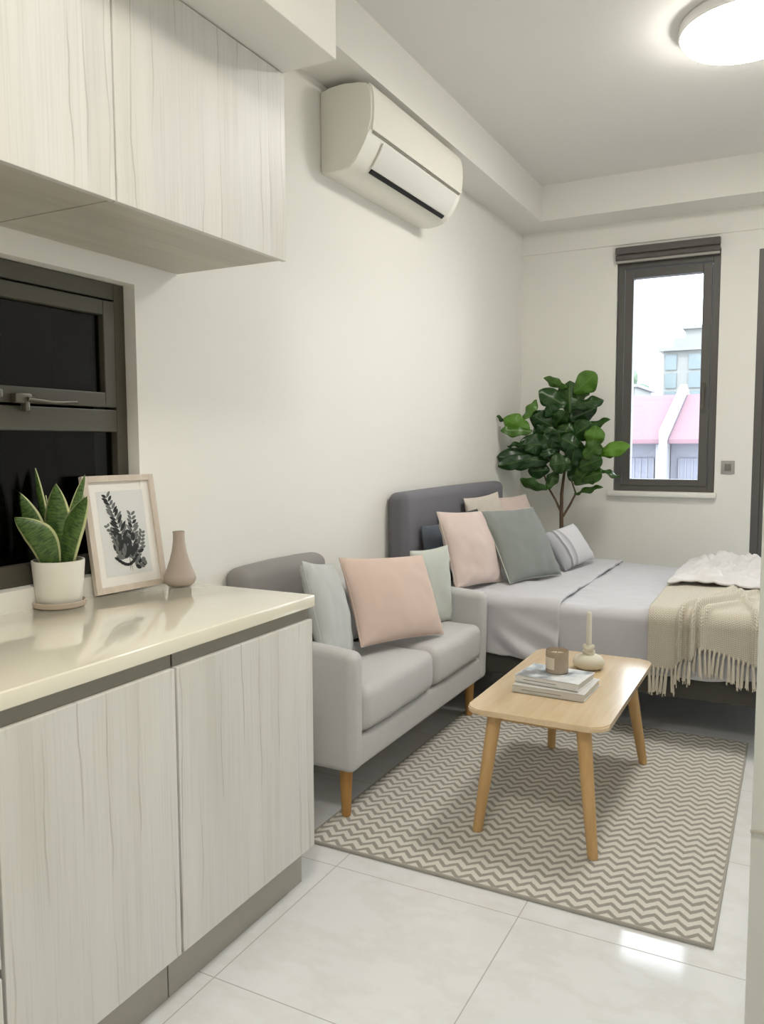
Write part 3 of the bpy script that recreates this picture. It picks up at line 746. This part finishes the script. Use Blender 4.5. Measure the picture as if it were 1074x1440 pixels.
# pillows
ZP = .626; G = 'pillows propped on the bed'
pillow('bed_pillow', 'pale pink pillow at the sofa side of the bed, against the headboard', M['pink_pale'], (.42, 3.968, -.22, .345, -.05, .445, .41), ZP, .12, 5, G, 'pillow', .011, M['cream'])
pillow('bed_pillow', 'dark charcoal pillow between the pale pink one and the green-grey one', M['charcoal'], (.31, 4.23, -.2, .34, .0, .38, .40), ZP, .08, 6, G, 'pillow', .008)
pillow('bed_pillow', 'cream pillow standing behind the green-grey one at the headboard', M['cream'], (.262, 4.66, -.08, .22, .03, .50, .45), ZP, .08, 7, G, 'pillow', .010)
pillow('bed_pillow', 'large green-grey linen pillow in the middle of the bed', M['green_grey'], (.615, 4.335, -.32, .51, -.015, .49, .435), ZP, .13, 8, G, 'pillow', .009, M['sage'])
pillow('bed_pillow', 'small pink pillow behind the striped lumbar pillow', M['pink_pale'], (.36, 5.09, -.2, .42, .0, .46, .45), ZP, .09, 9, G, 'pillow', .008, M['cream'])
pillow('bed_pillow', 'grey-striped white lumbar pillow lying in front of the small pink one', M['stripe'], (.715, 4.94, -.145, .60, .048, .50, .265), ZP, .11, 10, G, 'pillow', .006)
pillow('bed_pillow', 'dark blue-grey pillow peeping out beside the headboard edge', M['bluegrey'], (.195, 3.955, -.1, .14, .0, .27, .33), ZP, .06, 11, G, 'pillow', .006)

# ---------------------------------------------------------------- knitted throw with tassels
th = thing('throw_blanket', (1.6, 4.0, .6), 'beige knitted throw with long tassels hanging over the bed side', 'throw')
def hem(x):
    K_ = [(1.29, .345), (1.425, .350), (1.445, .395), (1.50, .41), (1.52, .462), (1.60, .452), (1.70, .425), (1.80, .405), (2.1, .38)]
    for (a, b), (c, d_) in zip(K_, K_[1:]):
        if a <= x <= c: f = (x-a)/(c-a); return b+(d_-b)*f
    return K_[0][1] if x < 1.3 else K_[-1][1]
def bump_(x, c, w): return math.exp(-((x-c)/w)**2)
XT0, XT1 = 1.305, 2.06
def throw_pt(u, v):
    x = XT0+(XT1-XT0)*u; hz = hem(x); r = .05; ya, zt = 3.806, .616
    L1 = zt-r-hz; A = math.pi/2*r; L2 = .95; d = v*(L1+A+L2)
    if d < L1: y, z, ny, nz = ya, hz+d, -1, 0
    elif d < L1+A: a = (d-L1)/r; y, z, ny, nz = ya+r-r*math.cos(a), zt-r+r*math.sin(a), -math.cos(a), math.sin(a)
    else: y, z, ny, nz = ya+r+d-L1-A, zt, 0, 1
    dist = max(0, y-ya)
    k = .010
    for c, w_, h_, sl in ((1.445, .012, .020, .25), (1.50, .014, .034, .36), (1.535, .016, .018, .5), (1.76, .012, .020, -.22), (1.90, .02, .025, -.1)):
        k += 1.7*h_*bump_(x, c+sl*dist, w_*.85*(1+1.2*dist))*max(.2, 1-dist*1.1)
    k += .005*noise.noise(Vector((x*9, y*6, z*5))) + .004*math.sin(x*40+z*6)*max(0, .6-z)*3
    k = max(k, .006)
    return Vector((x + .05*dist*(u-.3), y+ny*k, z+nz*k))
bm = bmesh.new()
grid(bm, throw_pt, 150, 110, lambda u, v: (u*(XT1-XT0), v*1.2))
o = obj('knit', bm, M['knit'], th, 180); solidify(o, .007)
n_t = 38; rt_ = random.Random(5)
for i in range(n_t):
    u = (i+.5)/n_t; p = throw_pt(u, 0.004); q = throw_pt(u, .05)
    x, y, z = p; L = .105+.02*rt_.random() - (.02 if 1.43 < x < 1.52 else 0)
    dx = rt_.uniform(-.012, .012)
    bm = bmesh.new()
    tube(bm, [(x, y-.001, z+.008), (x, y-.003, z-.012), (x+dx*.2, y-.006, z-.02), (x+dx*.6, y-.006, z-L*.6), (x+dx, y-.003, z-L)], [.004, .0065, .0048, .0072, .0078], 8)
    for k in range(3): tube(bm, [(x+dx*.3+rt_.uniform(-.006, .006), y-.008, z-.03), (x+dx+rt_.uniform(-.009, .009), y-.006+rt_.uniform(-.004, .004), z-L-rt_.uniform(.002, .018))], [.0018, .0022], 5)
    obj('tassel', bm, M['tassel'], th, 60)
# rumpled white blanket on top
bm = bmesh.new()
def blank(u, v):
    x = 1.30+.82*u; y = 4.42+.92*v+.10*math.sin(u*5)*(1-v)-.06*u
    e = min(u, 1-u, v, 1-v); env = min(1, e*9)
    p = Vector((x*3.2, y*4.4, 2.))
    ridge = 1-abs(noise.noise(p*1.25))*2.0; ridge2 = 1-abs(noise.noise(p*2.4+Vector((4, 1, 0))))*2.2
    h = .012 + .075*max(0, ridge)**3*(.45+.55*u) + .035*max(0, ridge2)**3
    h += .045*bump_(v, .93-.08*math.sin(u*9), .07)*(.5+.5*math.sin(u*22+1)) * u**.5
    h += .03*bump_(v, .06, .06)*(.4+.6*u)
    return Vector((x, y, .635 + h*(.25+.75*env)))
grid(bm, blank, 90, 90)
wb = obj('white_blanket', bm, M['blanket'], None, 180, (1.7, 4.9, .62)); solidify(wb, .01, 1)
tag(wb, 'rumpled white blanket heaped on the bed behind the beige throw', 'blanket')

# ---------------------------------------------------------------- fiddle-leaf fig in the corner
fx_, fy_ = .40, 5.66
fg = thing('fiddle_leaf_fig', (fx_, fy_, 0), 'tall fiddle-leaf fig with broad green leaves in the corner by the window', 'plant')
obj('planter', lathe(bmesh.new(), [(0, 0.001), (.10, .001), (.125, .02), (.15, .30), (.15, .32), (.138, .32), (.13, .28), (0, .28)], (fx_, fy_, 0), 40, False), M['planter'], fg, 40)
obj('soil', lathe(bmesh.new(), [(0, .29), (.136, .285)], (fx_, fy_, 0), 32, False), M['soil'], fg)
# sketch coordinates of the crown: c(cx, cy) spans 1 m per 1000, cx from the trunk foot, cy downwards
def cp(cx, cy, dy=0.0): 
    X = fx_ + (cx-497)/1000*.985 + dy*.0; return Vector((max(.012, X), fy_+dy, .80+(1190-cy)/1000*.985))
obj('trunk', tube(bmesh.new(), [(fx_, fy_, .285), (fx_-.004, fy_, .55), cp(497, 1190), cp(494, 1090), cp(495, 960), cp(512, 800), cp(528, 600), cp(545, 400), cp(560, 270)], [.017, .016, .0145, .0135, .012, .009, .007, .006, .004], 12), M['bark'], fg, 60)
obj('branch', tube(bmesh.new(), [cp(494, 1095), cp(455, 1000, -.02), cp(418, 925, -.05), cp(370, 760, -.1), cp(300, 580, -.14), cp(230, 470, -.16)], [.009, .008, .007, .0055, .0045, .003], 10), M['bark'], fg, 60)
obj('branch', tube(bmesh.new(), [cp(505, 1125), cp(550, 1040, .02), cp(590, 955, .03), cp(568, 870, .0), cp(610, 760, -.05), cp(720, 670, -.08)], [.009, .008, .007, .0055, .0045, .003], 10), M['bark'], fg, 60)
LV = [ # base, tip, width, depth at base, depth at tip, share of bright green, twist
 (590, 240, 735, 128, 150, .0, -.05, .55, .1), (540, 200, 380, 128, 70, .02, .05, .35, .5), (540, 330, 382, 235, 135, -.02, -.08, .05, -.2), (560, 390, 545, 175, 150, .02, .05, .12, .2),
 (580, 335, 788, 308, 95, -.02, -.06, .02, .5), (560, 430, 715, 345, 120, .0, .06, .0, -.2), (310, 490, 165, 425, 125, -.12, -.2, .75, .2), (200, 455, 60, 402, 45, -.14, -.2, .1, .9),
 (265, 430, 350, 305, 75, -.14, -.12, .5, .5), (330, 505, 148, 500, 85, -.12, -.2, .4, -.3), (470, 480, 325, 395, 130, -.03, -.1, .0, .2), (500, 520, 630, 430, 130, .02, .08, .0, -.2),
 (600, 520, 822, 440, 75, .0, -.02, .1, .7), (550, 570, 720, 470, 140, -.02, -.1, .06, .1), (740, 650, 770, 490, 130, -.08, -.1, .6, .1), (770, 660, 990, 618, 100, -.08, -.16, .85, .3),
 (750, 690, 945, 655, 55, -.06, -.08, .3, .8), (490, 600, 268, 595, 140, -.02, -.14, .0, .1), (310, 580, 188, 605, 45, -.12, -.2, .05, .8), (430, 720, 128, 690, 150, -.05, -.18, .0, -.15),
 (340, 690, 140, 745, 100, -.1, -.22, .0, .2), (490, 660, 325, 655, 140, .02, .1, .0, .1), (420, 925, 265, 858, 85, -.05, -.12, .15, .4), (425, 920, 465, 800, 85, -.05, -.0, .2, .3),
 (560, 700, 660, 590, 150, -.02, -.08, .02, .1), (600, 890, 735, 760, 150, .03, -.06, .25, -.1), (640, 850, 800, 800, 110, .0, -.1, .2, .3), (760, 765, 918, 828, 50, -.05, -.08, .1, .8),
 (595, 955, 792, 903, 50, .03, -.05, .15, .7), (580, 770, 630, 640, 135, -.04, -.1, .0, .2), (500, 650, 415, 540, 130, -.06, -.1, .0, -.3), (525, 620, 520, 515, 130, -.08, -.12, .0, .1),
 (630, 770, 800, 705, 125, -.05, -.12, .1, .1), (560, 860, 640, 720, 140, .04, .08, .1, .0), (430, 780, 300, 790, 120, -.02, -.06, .0, .2), (400, 560, 300, 640, 110, -.08, -.14, .0, .2),
 (560, 290, 470, 200, 110, .06, .1, .05, .0), (600, 300, 640, 180, 110, .04, .08, .3, .1), (660, 620, 560, 560, 120, -.12, -.16, .0, .0), (690, 700, 800, 600, 120, -.1, -.15, .3, .0),
]
r5 = random.Random(11)
for k in range(14):
    bx, by = 500+r5.uniform(-90, 130), 580+r5.uniform(-170, 150); a_ = r5.uniform(0, 2*math.pi)
    LV.append((bx, by, bx+150*math.cos(a_), by-110*math.sin(a_)-40, r5.uniform(105, 140), r5.uniform(-.1, .04), r5.uniform(-.16, .02), r5.choice((0, 0, .08)), r5.uniform(-.3, .4)))
bm = bmesh.new(); yl = bm.verts.layers.float_vector.new('leaf_tone'); uvl = bm.loops.layers.uv.verify()
for i, (bx, by, tx, ty, wd, d0, d1, yg, tw) in enumerate(LV):
    b0, t0 = cp(bx, by, d0-.07), cp(tx, ty, d1-.07); ax = t0-b0; L = ax.length; axn = ax.normalized()
    view = Vector((-.25, .97, -.03)); s0 = axn.cross(view).normalized(); n0 = s0.cross(axn).normalized()
    sd = s0*math.cos(tw)+n0*math.sin(tw); nn = sd.cross(axn).normalized(); wd = wd/1000*1.3; t0 = b0+ax*1.1; ax = t0-b0; L = ax.length
    NU, NV = 8, 14; vv = []
    for iu in range(NU+1):
        row = []
        for iv in range(NV+1):
            u = iu/NU*2-1; v = iv/NV
            # fiddle outline: narrow waist low down, broad rounded end
            prof = (math.sin(math.pi*min(1, v**.85*.97+.02))**.75)*(.62+.5*v-.16*bump_(v, .33, .14))
            prof *= 1 if v < .97 else .75
            wob = .035*math.sin(v*17+i)*abs(u)
            p = b0 + axn*(L*v*1.03) + sd*(u*wd/2*prof*(1+wob)) + nn*(wd*.16*abs(u)*prof - .10*L*math.sin(math.pi*v*.9)*(.4+.6*((i*37) % 10)/10) + .012*math.sin(v*14+i*2)*abs(u))
            p.x = max(p.x, .004); p.y = min(p.y, YB-.02)
            nv = bm.verts.new(p); nv[yl] = (yg, 0, 0); row.append(nv)
        vv.append(row)
    for iu in range(NU):
        for iv in range(NV):
            f = bm.faces.new((vv[iu][iv], vv[iu+1][iv], vv[iu+1][iv+1], vv[iu][iv+1]))
            for l, (a, b) in zip(f.loops, ((iu, iv), (iu+1, iv), (iu+1, iv+1), (iu, iv+1))): l[uvl].uv = (a/NU, b/NV)
o = obj('foliage', bm, M['fig'], fg, 180)
solidify(o, .0012)

# ---------------------------------------------------------------- outside the window
structure(obj('ground', B(-60, 40, 8, 120, -9.2, -9), M['ground']))
def row_house(x0, x1, label):
    h = thing('terraced_house', ((x0+x1)/2, 26, -9), label, 'house', 'terraced houses outside the window')
    obj('wall', B(x0, x1, 24.2, 31, -9, 1.5), M['house'], h)
    obj('roof', prism(bmesh.new(), [(23.6, 1.40), (23.6, 1.52), (27.6, 2.98), (31.6, 1.5), (31.6, 1.38), (27.6, 2.84)], 'x', x0, x1), M['roof'], h)
    n = max(1, int((x1-x0)/1.1))
    for i in range(n):
        cx = x0+(i+.5)*(x1-x0)/n
        wn = obj('window', boxes((cx-.36, cx+.36, 24.12, 24.2, -.3, .98)), M['house_glass'], h)
        obj('window_bars', boxes(*[(cx-.36+.18*k-.015, cx-.36+.18*k+.015, 24.09, 24.12, -.3, .98) for k in range(5)], (cx-.38, cx+.38, 24.08, 24.13, .3, .36)), M['house'], wn)
        obj('pillar', B(cx+.44, cx+.6, 23.95, 24.2, -3, 1.38), M['white_wall'], h)
    return h
row_house(-5.1, -1.62, 'terraced house with pink tiled roof on the plant side of the white party wall')
row_house(-1.38, 2.2, 'terraced house with pink tiled roof on the door side of the white party wall')
pw = obj('party_wall', prism(bmesh.new(), [(23.4, -9), (23.4, 1.75), (27.6, 3.3), (31.6, 1.75), (31.6, -9)], 'x', -1.6, -1.40), M['white_wall'], None, None, (-1.5, 27, -9))
tag(pw, 'white sloping party wall rising between the pink roofs', 'wall'); pw['kind'] = 'thing'
tw = thing('apartment_tower', (-5, 62, -9), 'pale apartment tower with blue-green glazing beyond the pink roofs', 'building')
obj('wall', boxes((-6.9, -1.0, 60, 70, -9, 8.0), (-5.6, -1.0, 61, 70, 8.0, 9.6), (-4.4, 1, 62, 70, 9.6, 11.2), (-6.4, -5.6, 61, 66, 8, 8.9)), M['tower'], tw)
obj('roof_slab', boxes((-7.2, -.8, 59.6, 70, 7.9, 8.15), (-5.8, -.8, 60.7, 70, 9.5, 9.7)), M['tower'], tw)
for x0, x1 in ((-6.75, -6.0), (-5.2, -4.1), (-3.9, -2.6)):
    for k in range(6): obj('window', B(x0, x1, 59.9, 60, .2+1.28*k, 1.25+1.28*k), M['tower_glass'], tw)
obj('window', B(-4.1, -3.3, 61.85, 62, 9.8, 10.7), M['tower_glass'], tw)
fb = thing('low_block', (-11, 44, -9), 'pale low block behind the pink roofs, left of the tower', 'building')
obj('wall', B(-14, -5.6, 42, 47, -9, 4.25), M['tower'], fb); obj('roof', B(-14.2, -5.4, 41.7, 47.2, 4.25, 4.4), M['house'], fb)
tr_ = thing('distant_tree', (-9.2, 52, -9), 'hazy green tree beside the apartment tower', 'tree')
bm = bmesh.new(); r3 = random.Random(2)
for k in range(26):
    q = bmesh.ops.create_icosphere(bm, subdivisions=2, radius=r3.uniform(.4, .8), matrix=Matrix.Translation((-8.9+r3.gauss(0, .75), 52+r3.gauss(0, .7), 5.0+r3.gauss(0, .7))))
for v in bm.verts: v.co += noise.noise_vector(v.co*2.2)*.25
obj('crown', bm, M['tree_green'], tr_); obj('trunk', tube(bmesh.new(), [(-9, 52, -9), (-8.9, 52, 4.3)], [.3, .15]), M['bark'], tr_)

# ---------------------------------------------------------------- light: sky, sun on the street, the lamps above
wd_ = bpy.data.worlds.new('sky'); scene.world = wd_; wd_.use_nodes = True
n = wd_.node_tree.nodes['Background']; n.inputs[0].default_value = (.84, .92, 1.0, 1); n.inputs[1].default_value = 3.4
sun = bpy.data.lights.new('sun', 'SUN'); sun.energy = 1.6; sun.angle = R(3); sun.color = (1, .97, .93)
so_ = bpy.data.objects.new('sun', sun); COL.objects.link(so_); so_.rotation_euler = (R(42), 0, R(-18))

# ---------------------------------------------------------------- camera
f_px, yaw, pit, rol = 1123.4, .4810156, .0834091, -.0034600
fwd = Vector((-math.sin(yaw)*math.cos(pit), math.cos(yaw)*math.cos(pit), -math.sin(pit))); r = Vector((math.cos(yaw), math.sin(yaw), 0)); u = r.cross(fwd)
r2 = r*math.cos(rol)+u*math.sin(rol); u2 = -r*math.sin(rol)+u*math.cos(rol)
cam = bpy.data.cameras.new('camera'); co = bpy.data.objects.new('camera', cam); COL.objects.link(co)
cam.sensor_fit = 'VERTICAL'; cam.sensor_height = 36; cam.sensor_width = 36; cam.lens = f_px/1440*36; cam.clip_start = .05; cam.clip_end = 300
co.matrix_world = Matrix.Translation((1.9, 0, 1.38)) @ Matrix((r2, u2, -fwd)).transposed().to_4x4()
scene.camera = co
vs = scene.view_settings; vs.view_transform = 'Standard'; vs.look = 'None'; vs.gamma = 1; vs.use_curve_mapping = False; vs.exposure = 1.16
